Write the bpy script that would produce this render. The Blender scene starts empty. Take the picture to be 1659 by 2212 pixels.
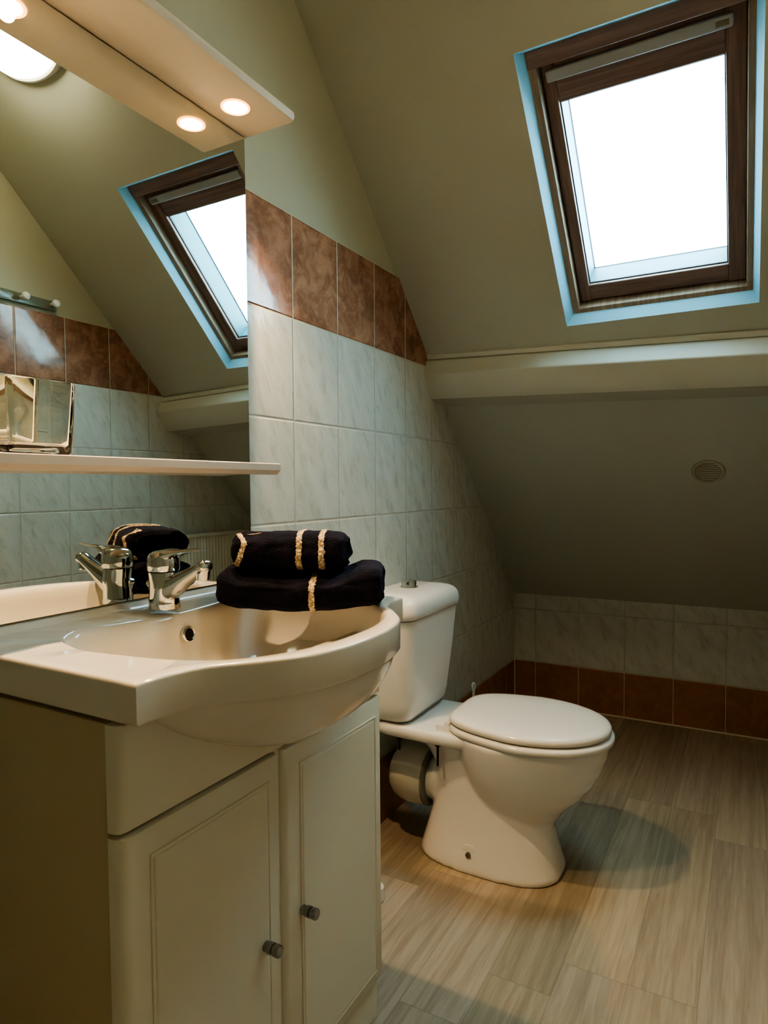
import bpy, bmesh, math, random
from mathutils import Vector, Matrix, noise
random.seed(7)
S = bpy.context.scene
C = S.collection
PI = math.pi
W = 1.45            # room width, x from the mirror wall to the wall opposite
CEIL = 2.5
YF = -3.75          # wall behind the camera
SL = 1.01           # slope of the roof: z = .525 - SL*y
K = math.sqrt(1 + SL * SL)

# ------------------------------------------------------------------ helpers
def link(name, bm, mat, parent=None, smooth=True, bevel=0, seg=3, angle=35):
    me = bpy.data.meshes.new(name)
    bmesh.ops.remove_doubles(bm, verts=bm.verts, dist=1e-6)
    bmesh.ops.recalc_face_normals(bm, faces=bm.faces)
    bm.to_mesh(me); bm.free()
    o = bpy.data.objects.new(name, me); C.objects.link(o)
    for m in (mat if isinstance(mat, (list, tuple)) else [mat]):
        me.materials.append(m)
    if smooth:
        me.polygons.foreach_set('use_smooth', [True] * len(me.polygons))
        me.set_sharp_from_angle(angle=math.radians(angle))
    if bevel:
        b = o.modifiers.new('bevel', 'BEVEL'); b.width = bevel; b.segments = seg
        b.limit_method = 'ANGLE'; b.angle_limit = math.radians(40); b.harden_normals = False
        me.polygons.foreach_set('use_smooth', [True] * len(me.polygons))
    if parent is not None:
        o.parent = parent
        o.matrix_parent_inverse = parent.matrix_basis.inverted()
    return o

def tag(o, label=None, cat=None, group=None, kind=None):
    if label: o['label'] = label
    if cat: o['category'] = cat
    if group: o['group'] = group
    if kind: o['kind'] = kind
    return o

def empty(name, loc, label, cat, group=None):
    o = bpy.data.objects.new(name, None); C.objects.link(o)
    o.location = loc; o.empty_display_size = .05
    bpy.context.view_layer.update()
    return tag(o, label, cat, group)

def box(bm, a, b):
    x0, y0, z0 = a; x1, y1, z1 = b
    v = [bm.verts.new(p) for p in [(x0,y0,z0),(x1,y0,z0),(x1,y1,z0),(x0,y1,z0),(x0,y0,z1),(x1,y0,z1),(x1,y1,z1),(x0,y1,z1)]]
    for f in [(0,3,2,1),(4,5,6,7),(0,1,5,4),(1,2,6,5),(2,3,7,6),(3,0,4,7)]:
        bm.faces.new([v[i] for i in f])
    return v

def loft(bm, rings, cap0=True, cap1=True, closed=True):
    vs = [[bm.verts.new(p) for p in r] for r in rings]
    n = len(rings[0])
    for a, b in zip(vs, vs[1:]):
        for i in range(n if closed else n - 1):
            j = (i + 1) % n
            bm.faces.new((a[i], a[j], b[j], b[i]))
    if cap0: bm.faces.new(vs[0][::-1])
    if cap1: bm.faces.new(vs[-1])
    return vs

def frame_of(t, up=Vector((0, 0, 1))):
    t = t.normalized()
    if abs(t.dot(up)) > .97: up = Vector((0, 1, 0))
    s = t.cross(up).normalized(); u = s.cross(t).normalized()
    return s, u

def sweep(bm, pts, rw, rh=None, n=20, cap=True, power=2.0, up=Vector((0, 0, 1))):
    pts = [Vector(p) for p in pts]
    if rh is None: rh = rw
    if not hasattr(rw, '__len__'): rw = [rw] * len(pts)
    if not hasattr(rh, '__len__'): rh = [rh] * len(pts)
    rings = []
    for i, p in enumerate(pts):
        t = (pts[min(i + 1, len(pts) - 1)] - pts[max(i - 1, 0)])
        s, u = frame_of(t, up)
        r = []
        for k in range(n):
            a = 2 * PI * k / n
            c, d = math.cos(a), math.sin(a)
            c = math.copysign(abs(c) ** (2 / power), c); d = math.copysign(abs(d) ** (2 / power), d)
            r.append(p + s * rw[i] * c + u * rh[i] * d)
        rings.append(r)
    loft(bm, rings, cap, cap)

def smooth_path(pts, n=8):
    P = [Vector(p) for p in pts]; out = []
    Q = [P[0] * 2 - P[1]] + P + [P[-1] * 2 - P[-2]]
    for i in range(1, len(Q) - 2):
        for k in range(n):
            t = k / n
            a, b, c, d = Q[i - 1], Q[i], Q[i + 1], Q[i + 2]
            out.append(.5 * ((2 * b) + (c - a) * t + (2 * a - 5 * b + 4 * c - d) * t * t + (3 * b - 3 * c + d - a) * t ** 3))
    out.append(P[-1]); return out

def spline(xs, ys, x):
    # smooth monotone-ish interpolation
    if x <= xs[0]: return ys[0]
    if x >= xs[-1]: return ys[-1]
    for i in range(len(xs) - 1):
        if xs[i] <= x <= xs[i + 1]: break
    def m(j):
        if j == 0: return (ys[1] - ys[0]) / (xs[1] - xs[0])
        if j == len(xs) - 1: return (ys[-1] - ys[-2]) / (xs[-1] - xs[-2])
        return (ys[j + 1] - ys[j - 1]) / (xs[j + 1] - xs[j - 1])
    h = xs[i + 1] - xs[i]; t = (x - xs[i]) / h
    return ((2*t**3 - 3*t**2 + 1) * ys[i] + (t**3 - 2*t**2 + t) * h * m(i) + (-2*t**3 + 3*t**2) * ys[i+1] + (t**3 - t**2) * h * m(i+1))

def lathe(bm, prof, center, axis='z', n=32, cap0=True, cap1=True):
    cx, cy, cz = center; rings = []
    for r, h in prof:
        ring = []
        for k in range(n):
            a = 2 * PI * k / n; c, s = math.cos(a) * r, math.sin(a) * r
            if axis == 'z': ring.append((cx + c, cy + s, cz + h))
            elif axis == 'x': ring.append((cx + h, cy + c, cz + s))
            else: ring.append((cx + c, cy + h, cz + s))
        rings.append(ring)
    loft(bm, rings, cap0, cap1)

def rrect(x0, x1, y0, y1, r, z, n=8):
    pts = []
    for cx, cy, a0 in ((x1 - r, y1 - r, 0), (x0 + r, y1 - r, 90), (x0 + r, y0 + r, 180), (x1 - r, y0 + r, 270)):
        for k in range(n + 1):
            a = math.radians(a0 + 90 * k / n)
            pts.append((cx + r * math.cos(a), cy + r * math.sin(a), z))
    return pts

# ------------------------------------------------------------------ materials
def material(name, color, rough=.5, metal=0, coat=0, spec=.5, trans=0, ior=1.45, emit=None, estr=0):
    m = bpy.data.materials.new(name); m.use_nodes = True
    b = m.node_tree.nodes['Principled BSDF']
    b.inputs['Base Color'].default_value = (*color, 1)
    b.inputs['Roughness'].default_value = rough
    b.inputs['Metallic'].default_value = metal
    b.inputs['Coat Weight'].default_value = coat
    b.inputs['Coat Roughness'].default_value = .04
    b.inputs['Specular IOR Level'].default_value = spec
    b.inputs['Transmission Weight'].default_value = trans
    b.inputs['IOR'].default_value = ior
    if emit:
        b.inputs['Emission Color'].default_value = (*emit, 1)
        b.inputs['Emission Strength'].default_value = estr
    return m

class NT:
    def __init__(s, m):
        s.nt = m.node_tree; s.b = s.nt.nodes['Principled BSDF']
    def n(s, t, **k):
        o = s.nt.nodes.new(t)
        for a, v in k.items(): setattr(o, a, v)
        return o
    def put(s, sock, v):
        if hasattr(v, 'is_output') or hasattr(v, 'links'): s.nt.links.new(v, sock)
        elif isinstance(v, (tuple, list)) and len(v) == 3 and sock.type == 'RGBA': sock.default_value = (*v, 1)
        else: sock.default_value = v
    def math(s, op, a, b=None, c=None):
        o = s.n('ShaderNodeMath', operation=op)
        s.put(o.inputs[0], a)
        if b is not None: s.put(o.inputs[1], b)
        if c is not None: s.put(o.inputs[2], c)
        return o.outputs[0]
    def mix(s, f, a, b, mode='MIX'):
        o = s.n('ShaderNodeMix', data_type='RGBA', blend_type=mode)
        s.put(o.inputs[0], f); s.put(o.inputs[6], a); s.put(o.inputs[7], b)
        return o.outputs[2]
    def noise(s, vec, scale, detail=3, rough=.5, dist=0):
        o = s.n('ShaderNodeTexNoise')
        if vec is not None: s.put(o.inputs['Vector'], vec)
        o.inputs['Scale'].default_value = scale; o.inputs['Detail'].default_value = detail
        o.inputs['Roughness'].default_value = rough; o.inputs['Distortion'].default_value = dist
        return o.outputs['Fac']
    def ramp(s, f, lo, hi, a=0., b=1.):
        o = s.n('ShaderNodeMapRange', interpolation_type='SMOOTHSTEP')
        s.put(o.inputs[0], f); o.inputs[1].default_value = lo; o.inputs[2].default_value = hi
        o.inputs[3].default_value = a; o.inputs[4].default_value = b
        return o.outputs[0]
    def xyz(s):
        p = s.n('ShaderNodeTexCoord').outputs['Object']
        q = s.n('ShaderNodeSeparateXYZ'); s.put(q.inputs[0], p)
        return p, q.outputs[0], q.outputs[1], q.outputs[2]
    def comb(s, x, y, z):
        o = s.n('ShaderNodeCombineXYZ')
        s.put(o.inputs[0], x); s.put(o.inputs[1], y); s.put(o.inputs[2], z)
        return o.outputs[0]
    def bump(s, h, strength=.3, dist=.002):
        o = s.n('ShaderNodeBump'); o.inputs['Strength'].default_value = strength
        o.inputs['Distance'].default_value = dist; s.put(o.inputs['Height'], h)
        s.put(s.b.inputs['Normal'], o.outputs[0])
    def color(s, v): s.put(s.b.inputs['Base Color'], v)
    def rough(s, v): s.put(s.b.inputs['Roughness'], v)

def paint_mat(name, col, amt=.06, bump=.15, rough=.85):
    m = material(name, col, rough, spec=.3); t = NT(m); p, x, y, z = t.xyz()
    f = t.noise(p, 2.5, 4)
    t.color(t.mix(f, tuple(c * (1 - amt) for c in col), tuple(min(1, c * (1 + amt)) for c in col)))
    t.bump(t.noise(p, 260, 3), bump, .0006)
    return m

def tile_mat(name, axis, off, sign):
    """20 x 25 cm wall tiles: terracotta border rows at the floor and at the top, pale relief tiles between"""
    m = material(name, (.7, .7, .6), .16, spec=.5); t = NT(m); p, x, y, z = t.xyz()
    u0 = y if axis == 'y' else x
    u = t.math('DIVIDE', t.math('SUBTRACT', t.math('MULTIPLY', u0, sign), off), .2)
    v = t.math('DIVIDE', t.math('SUBTRACT', z, .203), .25)
    # distance to the joints in metres
    fu = t.math('FRACT', u); fv = t.math('FRACT', v)
    du = t.math('MULTIPLY', t.math('MINIMUM', fu, t.math('SUBTRACT', 1., fu)), .2)
    dv = t.math('MULTIPLY', t.math('MINIMUM', fv, t.math('SUBTRACT', 1., fv)), .25)
    d = t.math('MINIMUM', du, dv)
    joint = t.ramp(d, .0009, .0016, 1, 0)
    pillow = t.ramp(d, .0006, .0048)
    iu = t.math('FLOOR', u); iv = t.math('FLOOR', v)
    wn = t.n('ShaderNodeTexWhiteNoise'); t.put(wn.inputs['Vector'], t.comb(iu, iv, 0.))
    rnd = wn.outputs['Value']
    loc = t.comb(t.math('ADD', t.math('MULTIPLY', fu, .2), t.math('MULTIPLY', t.math('FLOOR', t.math('MULTIPLY', rnd, 3.)), 7.)),
                 t.math('MULTIPLY', fv, .25), 0.)
    # diagonal veins
    mp = t.n('ShaderNodeMapping'); t.put(mp.inputs[0], loc)
    mp.vector_type = 'TEXTURE'; mp.inputs['Rotation'].default_value = (0, 0, math.radians(62 if sign < 0 else 118)); mp.inputs['Scale'].default_value = (.075, .024, 1)
    vein = t.noise(mp.outputs[0], 1.0, 6, .7, .5)
    vline = t.math('SUBTRACT', 1., t.ramp(vein, .46, .74))
    band = t.ramp(t.noise(mp.outputs[0], .45, 3, .6, .3), .45, .62)
    pale = t.mix(t.math('MULTIPLY', t.math('SUBTRACT', 1., vline), 1.0), (.66, .665, .60), (.52, .53, .465))
    pale = t.mix(t.math('MULTIPLY', band, .35), pale, (.76, .78, .74))
    # terracotta mottling
    mot = t.noise(p, 16, 6, .65, .8); mot2 = t.noise(p, 60, 3, .6)
    terr = t.mix(t.ramp(mot, .35, .68), (.22, .10, .055), (.42, .215, .13))
    terr = t.mix(t.math('MULTIPLY', t.ramp(mot2, .45, .75), .35), terr, (.45, .28, .20))
    isT = t.math('MAXIMUM', t.math('LESS_THAN', z, .2035), t.math('GREATER_THAN', z, 1.4535))
    lowT = t.math('LESS_THAN', z, .2035)
    terr = t.mix(lowT, terr, t.mix(.6, terr, (.42, .165, .03)))
    body = t.mix(isT, pale, terr)
    hj = t.math('MULTIPLY', t.math('GREATER_THAN', dv, du), 1.)
    # vertical joints of the terracotta rows are pale and wide
    jc = t.mix(isT, (.56, .55, .47), (.66, .58, .45))
    wideT = t.math('MULTIPLY', isT, t.ramp(du, .0012, .0022, 1, 0))
    j = t.math('MAXIMUM', joint, wideT)
    t.color(t.mix(j, body, jc))
    t.rough(t.math('ADD', t.math('MULTIPLY', j, .55), t.mix(isT, (.17, .17, .17), (.10, .10, .10))))
    relief = t.math('MULTIPLY', t.math('MULTIPLY', vline, t.math('SUBTRACT', 1., isT)), .25)
    h = t.math('ADD', t.math('MULTIPLY', pillow, 1.), relief)
    h = t.math('ADD', h, t.math('MULTIPLY', t.noise(p, 14, 2), .45))
    t.bump(h, .8, .0022)
    return m

def floor_mat():
    m = material('oak_planks', (.5, .4, .3), .42, spec=.4); t = NT(m); p, x, y, z = t.xyz()
    PW, PL = .132, .86
    u = t.math('DIVIDE', t.math('ADD', x, .02), PW); iu = t.math('FLOOR', u)
    w1 = t.n('ShaderNodeTexWhiteNoise', noise_dimensions='1D'); t.put(w1.inputs['W'], iu)
    v = t.math('ADD', t.math('DIVIDE', y, PL), t.math('MULTIPLY', w1.outputs['Value'], 5.3)); iv = t.math('FLOOR', v)
    w2 = t.n('ShaderNodeTexWhiteNoise'); t.put(w2.inputs['Vector'], t.comb(iu, iv, 0.)); rnd = w2.outputs['Value']
    w3 = t.n('ShaderNodeTexWhiteNoise'); t.put(w3.inputs['Vector'], t.comb(iu, iv, 5.)); rnd2 = w3.outputs['Value']
    pos = t.comb(t.math('ADD', x, t.math('MULTIPLY', rnd, 9.)), t.math('MULTIPLY', y, .05), t.math('MULTIPLY', rnd2, 4.))
    grain = t.noise(pos, 36, 6, .66, .5)
    fine = t.noise(t.comb(x, t.math('MULTIPLY', y, .05), rnd), 230, 3, .6)
    pos2 = t.comb(t.math('ADD', x, t.math('MULTIPLY', rnd, 9.)), t.math('MULTIPLY', y, .16), rnd2)
    arch = t.n('ShaderNodeTexWave', wave_type='BANDS', bands_direction='X'); t.put(arch.inputs['Vector'], pos2)
    arch.inputs['Scale'].default_value = 11; arch.inputs['Distortion'].default_value = 7; arch.inputs['Detail'].default_value = 2; arch.inputs['Detail Scale'].default_value = 1.6
    base = t.mix(t.ramp(grain, .33, .68), (.36, .288, .208), (.475, .395, .30))
    base = t.mix(t.math('MULTIPLY', t.ramp(fine, .4, .7), .18), base, (.60, .53, .42))
    base = t.mix(t.math('MULTIPLY', t.ramp(arch.outputs['Fac'], .6, 1.0), .16), base, (.24, .185, .12))
    tone = t.math('ADD', .86, t.math('MULTIPLY', rnd, .24))
    base = t.mix(1., base, t.comb(tone, tone, t.math('MULTIPLY', tone, t.math('ADD', .94, t.math('MULTIPLY', rnd2, .1)))), 'MULTIPLY')
    fu = t.math('FRACT', u); fv = t.math('FRACT', v)
    du = t.math('MULTIPLY', t.math('MINIMUM', fu, t.math('SUBTRACT', 1., fu)), PW)
    dv = t.math('MULTIPLY', t.math('MINIMUM', fv, t.math('SUBTRACT', 1., fv)), PL)
    seam = t.ramp(t.math('MINIMUM', du, dv), .0003, .0011, 1, 0)
    t.color(t.mix(t.math('MULTIPLY', seam, .45), base, (.13, .10, .07)))
    t.bump(t.math('ADD', t.math('MULTIPLY', grain, .4), t.math('SUBTRACT', fine, seam)), .18, .0008)
    t.rough(t.math('ADD', .34, t.math('MULTIPLY', grain, .2)))
    return m

def wood_mat(name, c0, c1, axis):
    m = material(name, c0, .4, spec=.4); t = NT(m); p, x, y, z = t.xyz()
    s = {'x': (4, 90, 90), 's': (90, 5, 5)}[axis]
    mp = t.n('ShaderNodeMapping'); t.put(mp.inputs[0], p); mp.inputs['Scale'].default_value = s
    g = t.noise(mp.outputs[0], 1., 4, .6, .5)
    t.color(t.mix(t.ramp(g, .3, .7), c0, c1)); t.bump(g, .15, .0008)
    return m

def towel_mat():
    m = material('dark_terry', (.012, .010, .02), .95, spec=.15); t = NT(m); p, x, y, z = t.xyz()
    b = t.n('ShaderNodeTexVoronoi'); t.put(b.inputs['Vector'], p); b.inputs['Scale'].default_value = 420
    n2 = t.noise(p, 30, 4, .6)
    t.color(t.mix(t.ramp(n2, .35, .7), (.004, .0035, .007), (.015, .011, .018)))
    t.b.inputs['Sheen Weight'].default_value = .12
    t.b.inputs['Sheen Tint'].default_value = (.25, .3, .5, 1)
    t.b.inputs['Sheen Roughness'].default_value = .6
    t.bump(t.math('ADD', b.outputs['Distance'], t.math('MULTIPLY', n2, 1.5)), .8, .003)
    return m

M = {}
M['paint'] = paint_mat('cream_wall_paint', (.50, .48, .36))
M['slope'] = paint_mat('sloped_ceiling_paint', (.56, .57, .485), .03)
M['beam'] = paint_mat('beam_gloss_paint', (.62, .62, .53), .03, .1, .26); M['beam'].node_tree.nodes['Principled BSDF'].inputs['Specular IOR Level'].default_value = .8
M['reveal'] = paint_mat('reveal_skylight_tint', (.33, .62, .76), .02, .1, .6)  # white paint with the blue skylight mixed into its base colour
M['tile_l'] = tile_mat('wall_tiles_left', 'y', .1231, -1)
M['tile_b'] = tile_mat('wall_tiles_back', 'x', .1033, 1)
M['tile_r'] = tile_mat('wall_tiles_right', 'y', -1.398, 1)
M['floor'] = floor_mat()
M['ceramic'] = material('white_ceramic', (.82, .82, .79), .09, coat=.3, spec=.5)
M['ceramic_basin'] = material('cream_white_ceramic', (.80, .755, .67), .10, coat=.3, spec=.5)
M['seat'] = material('glossy_seat_plastic', (.80, .79, .75), .16, spec=.5)
M['plastic'] = material('white_pipe_plastic', (.66, .64, .55), .38)
M['rubber'] = material('grey_seal_rubber', (.22, .21, .17), .7)
M['black'] = material('black_plastic', (.012, .012, .012), .4)
M['chrome'] = material('chrome', (.70, .70, .68), .06, metal=1)
M['dchrome'] = material('darkened_chrome', (.34, .33, .31), .22, metal=1)
M['lacquer'] = paint_mat('cream_lacquer', (.80, .765, .64), .02, .04, .38)
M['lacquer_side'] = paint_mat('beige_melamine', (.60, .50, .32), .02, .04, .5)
M['canopy'] = material('canopy_white_lacquer', (.64, .57, .46), .3)
M['shelf'] = material('shelf_white_lacquer', (.76, .66, .58), .3)
M['mirror'] = material('mirror_silver', (.86, .88, .84), .0, metal=1)
M['board'] = material('mirror_edge', (.30, .31, .28), .4)
M['glass'] = material('tumbler_glass', (.98, 1., .96), .0, trans=1, ior=1.5)
M['glazing'] = material('window_glazing', (1, 1, 1), .0, trans=1, ior=1.01)
M['woodx'] = wood_mat('stained_pine_rail', (.19, .125, .10), (.29, .20, .165), 'x')
M['woods'] = wood_mat('stained_pine_stile', (.19, .125, .10), (.29, .20, .165), 's')
M['frame'] = wood_mat('pale_pine_frame', (.27, .20, .14), (.40, .31, .22), 's')
M['alu'] = material('grey_aluminium', (.42, .45, .47), .45, metal=.0)
M['flash'] = material('outer_flashing', (.022, .075, .090), .6)
M['seal'] = material('black_gasket', (.03, .03, .035), .6)
M['towel'] = towel_mat()
m = material('gold_band', (.62, .50, .36), .6); t_ = NT(m); p_, _, _, _ = t_.xyz()
v_ = t_.n('ShaderNodeTexVoronoi'); t_.put(v_.inputs['Vector'], p_); v_.inputs['Scale'].default_value = 170
t_.color(t_.mix(t_.ramp(v_.outputs['Distance'], .1, .7), (.72, .60, .44), (.36, .26, .16)))
t_.bump(v_.outputs['Distance'], 1., .003)
M['gold'] = m
M['vent'] = paint_mat('vent_plastic', (.50, .46, .36), .02, .05, .5)
M['lamp'] = material('lamp_diffuser', (.9, .9, .85), .4, emit=(1., .90, .66), estr=34)
M['spot'] = material('halogen_glow', (1, .9, .7), .3, emit=(1., .58, .24), estr=26)
M['spotring'] = material('self_glowing_bezel', (.9, .8, .7), .3, emit=(1., .38, .08), estr=2.2)  # bezel emits orange itself, standing in for the halo round each bulb
M['radiator'] = material('radiator_enamel', (.72, .69, .56), .3)
M['brass'] = material('valve_brass', (.35, .25, .12), .35, metal=.8)
M['knob'] = material('white_knob', (.85, .85, .8), .3)
M['clear'] = material('smoky_rail_plastic', (.20, .22, .16), .2)
M['caulk'] = material('silicone', (.68, .62, .48), .5)

# ------------------------------------------------------------------ the setting
def structure(name, bm, mat, **k):
    o = link(name, bm, mat, smooth=k.pop('smooth', False), **k); o['kind'] = 'structure'; return o

def slope_pt(x, s, h=0.):
    """x along the window, s up the roof slope, h outward through it"""
    return (x, -s / K + h * SL / K, .525 + SL * s / K + h / K)

TZ = 1.703
def side_wall(name, x, tile, sgn):
    yk = (TZ - .525) / -SL
    bm = bmesh.new()
    # tiled zone
    poly = [(x, YF, 0), (x, 0, 0), (x, 0, .525), (x, yk, TZ), (x, YF, TZ)]
    bm.faces.new([bm.verts.new(p) for p in poly]).material_index = 0
    xo = x - sgn * .007
    # narrow top edge of the tiling, then plaster set back behind it
    bm.faces.new([bm.verts.new(p) for p in [(x, YF, TZ), (x, yk, TZ), (xo, yk, TZ), (xo, YF, TZ)]]).material_index = 1
    yc = (CEIL - .525) / -SL
    bm.faces.new([bm.verts.new(p) for p in [(xo, YF, TZ), (xo, yk, TZ), (xo, yc, CEIL), (xo, YF, CEIL)]]).material_index = 1
    return structure(name, bm, [tile, M['paint']])
side_wall('wall_left', 0., M['tile_l'], 1)
side_wall('wall_right', W, M['tile_r'], -1)

bm = bmesh.new()
bm.faces.new([bm.verts.new(p) for p in [(0, 0, 0), (W, 0, 0), (W, 0, .535), (0, 0, .535)]])
structure('wall_back', bm, M['tile_b'])
bm = bmesh.new()
bm.faces.new([bm.verts.new(p) for p in [(-.01, YF, 0), (W + .01, YF, 0), (W + .01, YF, CEIL), (-.01, YF, CEIL)]])
structure('wall_front', bm, M['paint'])
bm = bmesh.new()
bm.faces.new([bm.verts.new(p) for p in [(-.01, YF, 0), (W + .01, YF, 0), (W + .01, .01, 0), (-.01, .01, 0)]])
structure('floor', bm, M['floor'])

# window opening in the roof slope
X0, X1, S0, S1 = .487, .998, 1.407, 2.143
bm = bmesh.new()
sa, sb = -.02, (CEIL - .525) * K / SL
def quad(bm, pts): return bm.faces.new([bm.verts.new(p) for p in pts])
xa, xb = -.012, W + .012
for (a, b, c, d) in [(xa, X0, sa, sb), (X1, xb, sa, sb), (X0, X1, sa, S0), (X0, X1, S1, sb)]:
    quad(bm, [slope_pt(a, c), slope_pt(b, c), slope_pt(b, d), slope_pt(a, d)])
structure('wall_sloped', bm, M['slope'])
bm = bmesh.new()
yc = (CEIL - .525) / -SL
quad(bm, [(xa, YF, CEIL), (xb, YF, CEIL), (xb, yc, CEIL), (xa, yc, CEIL)])
structure('ceiling', bm, M['slope'])

# purlin beam across the slope, slightly out of level, with a batten above it
def extrude_profile(bm, prof, xs, shift):
    rings = []
    for x in xs:
        rings.append([(x, y + shift[0] * x, z + shift[1] * x) for y, z in prof])
    loft(bm, rings)
sh = (.0255, -.0325)
bm = bmesh.new()
extrude_profile(bm, [(-.948, 1.480), (-.9655, 1.472), (-.986, 1.425), (-.957, 1.371), (-.93, 1.345), (-.80, 1.33), (-.86, 1.40)], (-.004, W + .004), sh)
structure('trim_1', bm, M['beam'], bevel=.004, smooth=True)
bm = bmesh.new()
extrude_profile(bm, [(-.958, 1.4955), (-.9635, 1.490), (-.960, 1.4775), (-.945, 1.474), (-.925, 1.455), (-.94, 1.476)], (-.003, W + .003), sh)
structure('trim_2', bm, M['beam'], smooth=True)
# silicone bead along the floor at the back wall
bm = bmesh.new()
sweep(bm, [(0, -.001, .002), (W, -.001, .002)], .0045, n=8)
structure('trim_3', bm, M['caulk'], smooth=True)
# vertical silicone joint in the back corner
bm = bmesh.new()
sweep(bm, [(.001, -.001, 0), (.001, -.001, .52)], .003, n=8)
structure('trim_4', bm, M['caulk'], smooth=True)

# ------------------------------------------------------------------ roof window
win = empty('window_1', slope_pt((X0 + X1) / 2, S0), 'roof window with brown stained sash and white reveal tinted with blue skylight set in the sloped ceiling', 'window')
win['kind'] = 'structure'
def ring_part(name, mat, a, b, parent=win, bevel=0, smooth=False):
    """closed ring between inset rectangles; a,b lists of (inset left,right,bottom,top,h) loops joined in sequence"""
    bm = bmesh.new(); loops = []
    for (l, r, bo, t, h) in a:
        loops.append([slope_pt(X0 + l, S0 + bo, h), slope_pt(X1 - r, S0 + bo, h), slope_pt(X1 - r, S1 - t, h), slope_pt(X0 + l, S1 - t, h)])
    vs = [[bm.verts.new(p) for p in L] for L in loops]
    seq = list(range(len(vs))) + ([0] if b else [])
    for i, j in zip(seq, seq[1:]):
        for k in range(4):
            n = (k + 1) % 4
            bm.faces.new((vs[i][k], vs[i][n], vs[j][n], vs[j][k]))
    return link(name, bm, mat, parent, smooth=smooth, bevel=bevel)
R4 = lambda v, h: (v, v, v, v, h)
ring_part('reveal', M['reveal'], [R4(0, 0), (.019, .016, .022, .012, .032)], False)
ring_part('outer_frame', M['frame'], [(.015, .013, .018, .010, .030), (.036, .030, .034, .034, .034), (.040, .034, .040, .040, .12), (.008, .008, .008, .005, .12)], True, bevel=.002)
# sash: four members
def member(name, mat, x0, x1, s0, s1, h0, h1, bevel=.003):
    bm = bmesh.new(); v = box(bm, (x0, s0, h0), (x1, s1, h1))
    for q in bm.verts: q.co = slope_pt(*q.co)
    return link(name, bm, mat, win, smooth=False, bevel=bevel)
gl, gr, gb, gt = .070, .074, .090, .145
member('sash_stile', M['woods'], X0 + .040, X0 + gl, S0 + .040, S1 - .030, .060, .115)
member('sash_stile', M['woods'], X1 - gr, X1 - .032, S0 + .040, S1 - .030, .060, .115)
member('sash_rail', M['woodx'], X0 + gl - .001, X1 - gr + .001, S0 + .042, S0 + gb, .062, .115)
member('sash_rail', M['woodx'], X0 + gl - .001, X1 - gr + .001, S1 - gt, S1 - .030, .064, .115)
member('top_casing', M['woodx'], X0 + .0165, X1 - .014, S1 - .050, S1 - .0105, .0285, .110)
o = member('ventilation_bar', M['alu'], X0 + .052, X1 - .058, S1 - .092, S1 - .066, .044, .066, .004)
bm = bmesh.new(); box(bm, (X1 - .092, S1 - .085, .0425), (X1 - .066, S1 - .074, .0445))
for q in bm.verts: q.co = slope_pt(*q.co)
b2 = link('badge', bm, M['rubber'], o, smooth=False)
tag(b2, 'small grey badge on the bar end')
ring_part('gasket', M['seal'], [(gl - .003, gr - .003, gb - .003, gt - .003, .070), (gl + .003, gr + .003, gb + .003, gt + .003, .073), (gl + .003, gr + .003, gb + .003, gt + .003, .076), (gl - .004, gr - .004, gb - .004, gt - .004, .078)], False)
bm = bmesh.new(); box(bm, (X0 + gl - .004, S0 + gb - .004, .0765), (X1 - gr + .004, S1 - gt + .004, .0800))
for q in bm.verts: q.co = slope_pt(*q.co)
link('glass_pane', bm, M['glazing'], win, smooth=False)
ring_part('outer_flashing', M['flash'], [(gl + .001, gr + .001, gb + .001, gt + .001, .081), (gl + .001, gr + .001, gb + .001, gt + .001, .162), (gl - .05, gr - .05, gb - .05, gt - .05, .165), (gl - .05, gr - .05, gb - .05, gt - .05, .117), (gl - .001, gr - .001, gb - .001, gt - .001, .117)], True)
ring_part('outer_gasket', M['seal'], [(gl + .0005, gr + .0005, gb + .0005, gt + .0005, .158), (gl + .004, gr + .004, gb + .003, gt + .003, .162), (gl - .003, gr - .003, gb - .003, gt - .003, .168)], False)

# ------------------------------------------------------------------ round air vent in the slope
vr = .052
vent = empty('air_vent', slope_pt(.857, .552 * K), 'round cream slatted air vent low in the sloped ceiling', 'vent')
bm = bmesh.new()
prof = [(vr, -.001), (vr, .003), (vr - .004, .006), (vr - .009, .006), (vr - .011, .002), (vr - .011, -.001)]
rings = []
for r, h in prof:
    rings.append([slope_pt(.857 + r * math.cos(a), .552 * K + r * math.sin(a), -h) for a in [2 * PI * k / 40 for k in range(40)]])
loft(bm, rings, True, True)
link('rim', bm, M['vent'], vent)
bm = bmesh.new()
for i in range(9):
    s = -.034 + i * .0085
    hw = math.sqrt(max(0, (vr - .010) ** 2 - s * s))
    v = box(bm, (.857 - hw, .552 * K + s - .0028, -.0065), (.857 + hw, .552 * K + s + .0028, -.0015))
for q in bm.verts: q.co = slope_pt(*q.co)
link('slats', bm, M['vent'], vent, smooth=False, bevel=.001)

# ------------------------------------------------------------------ ceiling lamp (seen in the mirror)
lc = (1.0, 2.575)
lamp = empty('ceiling_lamp', slope_pt(*lc), 'oval lit ceiling lamp on the slope, seen only in the mirror at top left', 'lamp')
def slathe(bm, prof, c, n=48, cap=True):
    loft(bm, [[slope_pt(c[0] + r * math.cos(2 * PI * k / n), c[1] + (r - .055 * min(1, r / .08)) * math.sin(2 * PI * k / n), -h) for k in range(n)] for r, h in prof], cap, cap)
bm = bmesh.new(); slathe(bm, [(.150, .0), (.150, .018), (.145, .023), (.136, .023), (.136, 0)], lc)
link('rim', bm, M['knob'], lamp)
bm = bmesh.new(); slathe(bm, [(.1355, .018), (.133, .034), (.122, .050), (.100, .060), (.085, .063)], lc)
link('diffuser', bm, M['lamp'], lamp)

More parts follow.
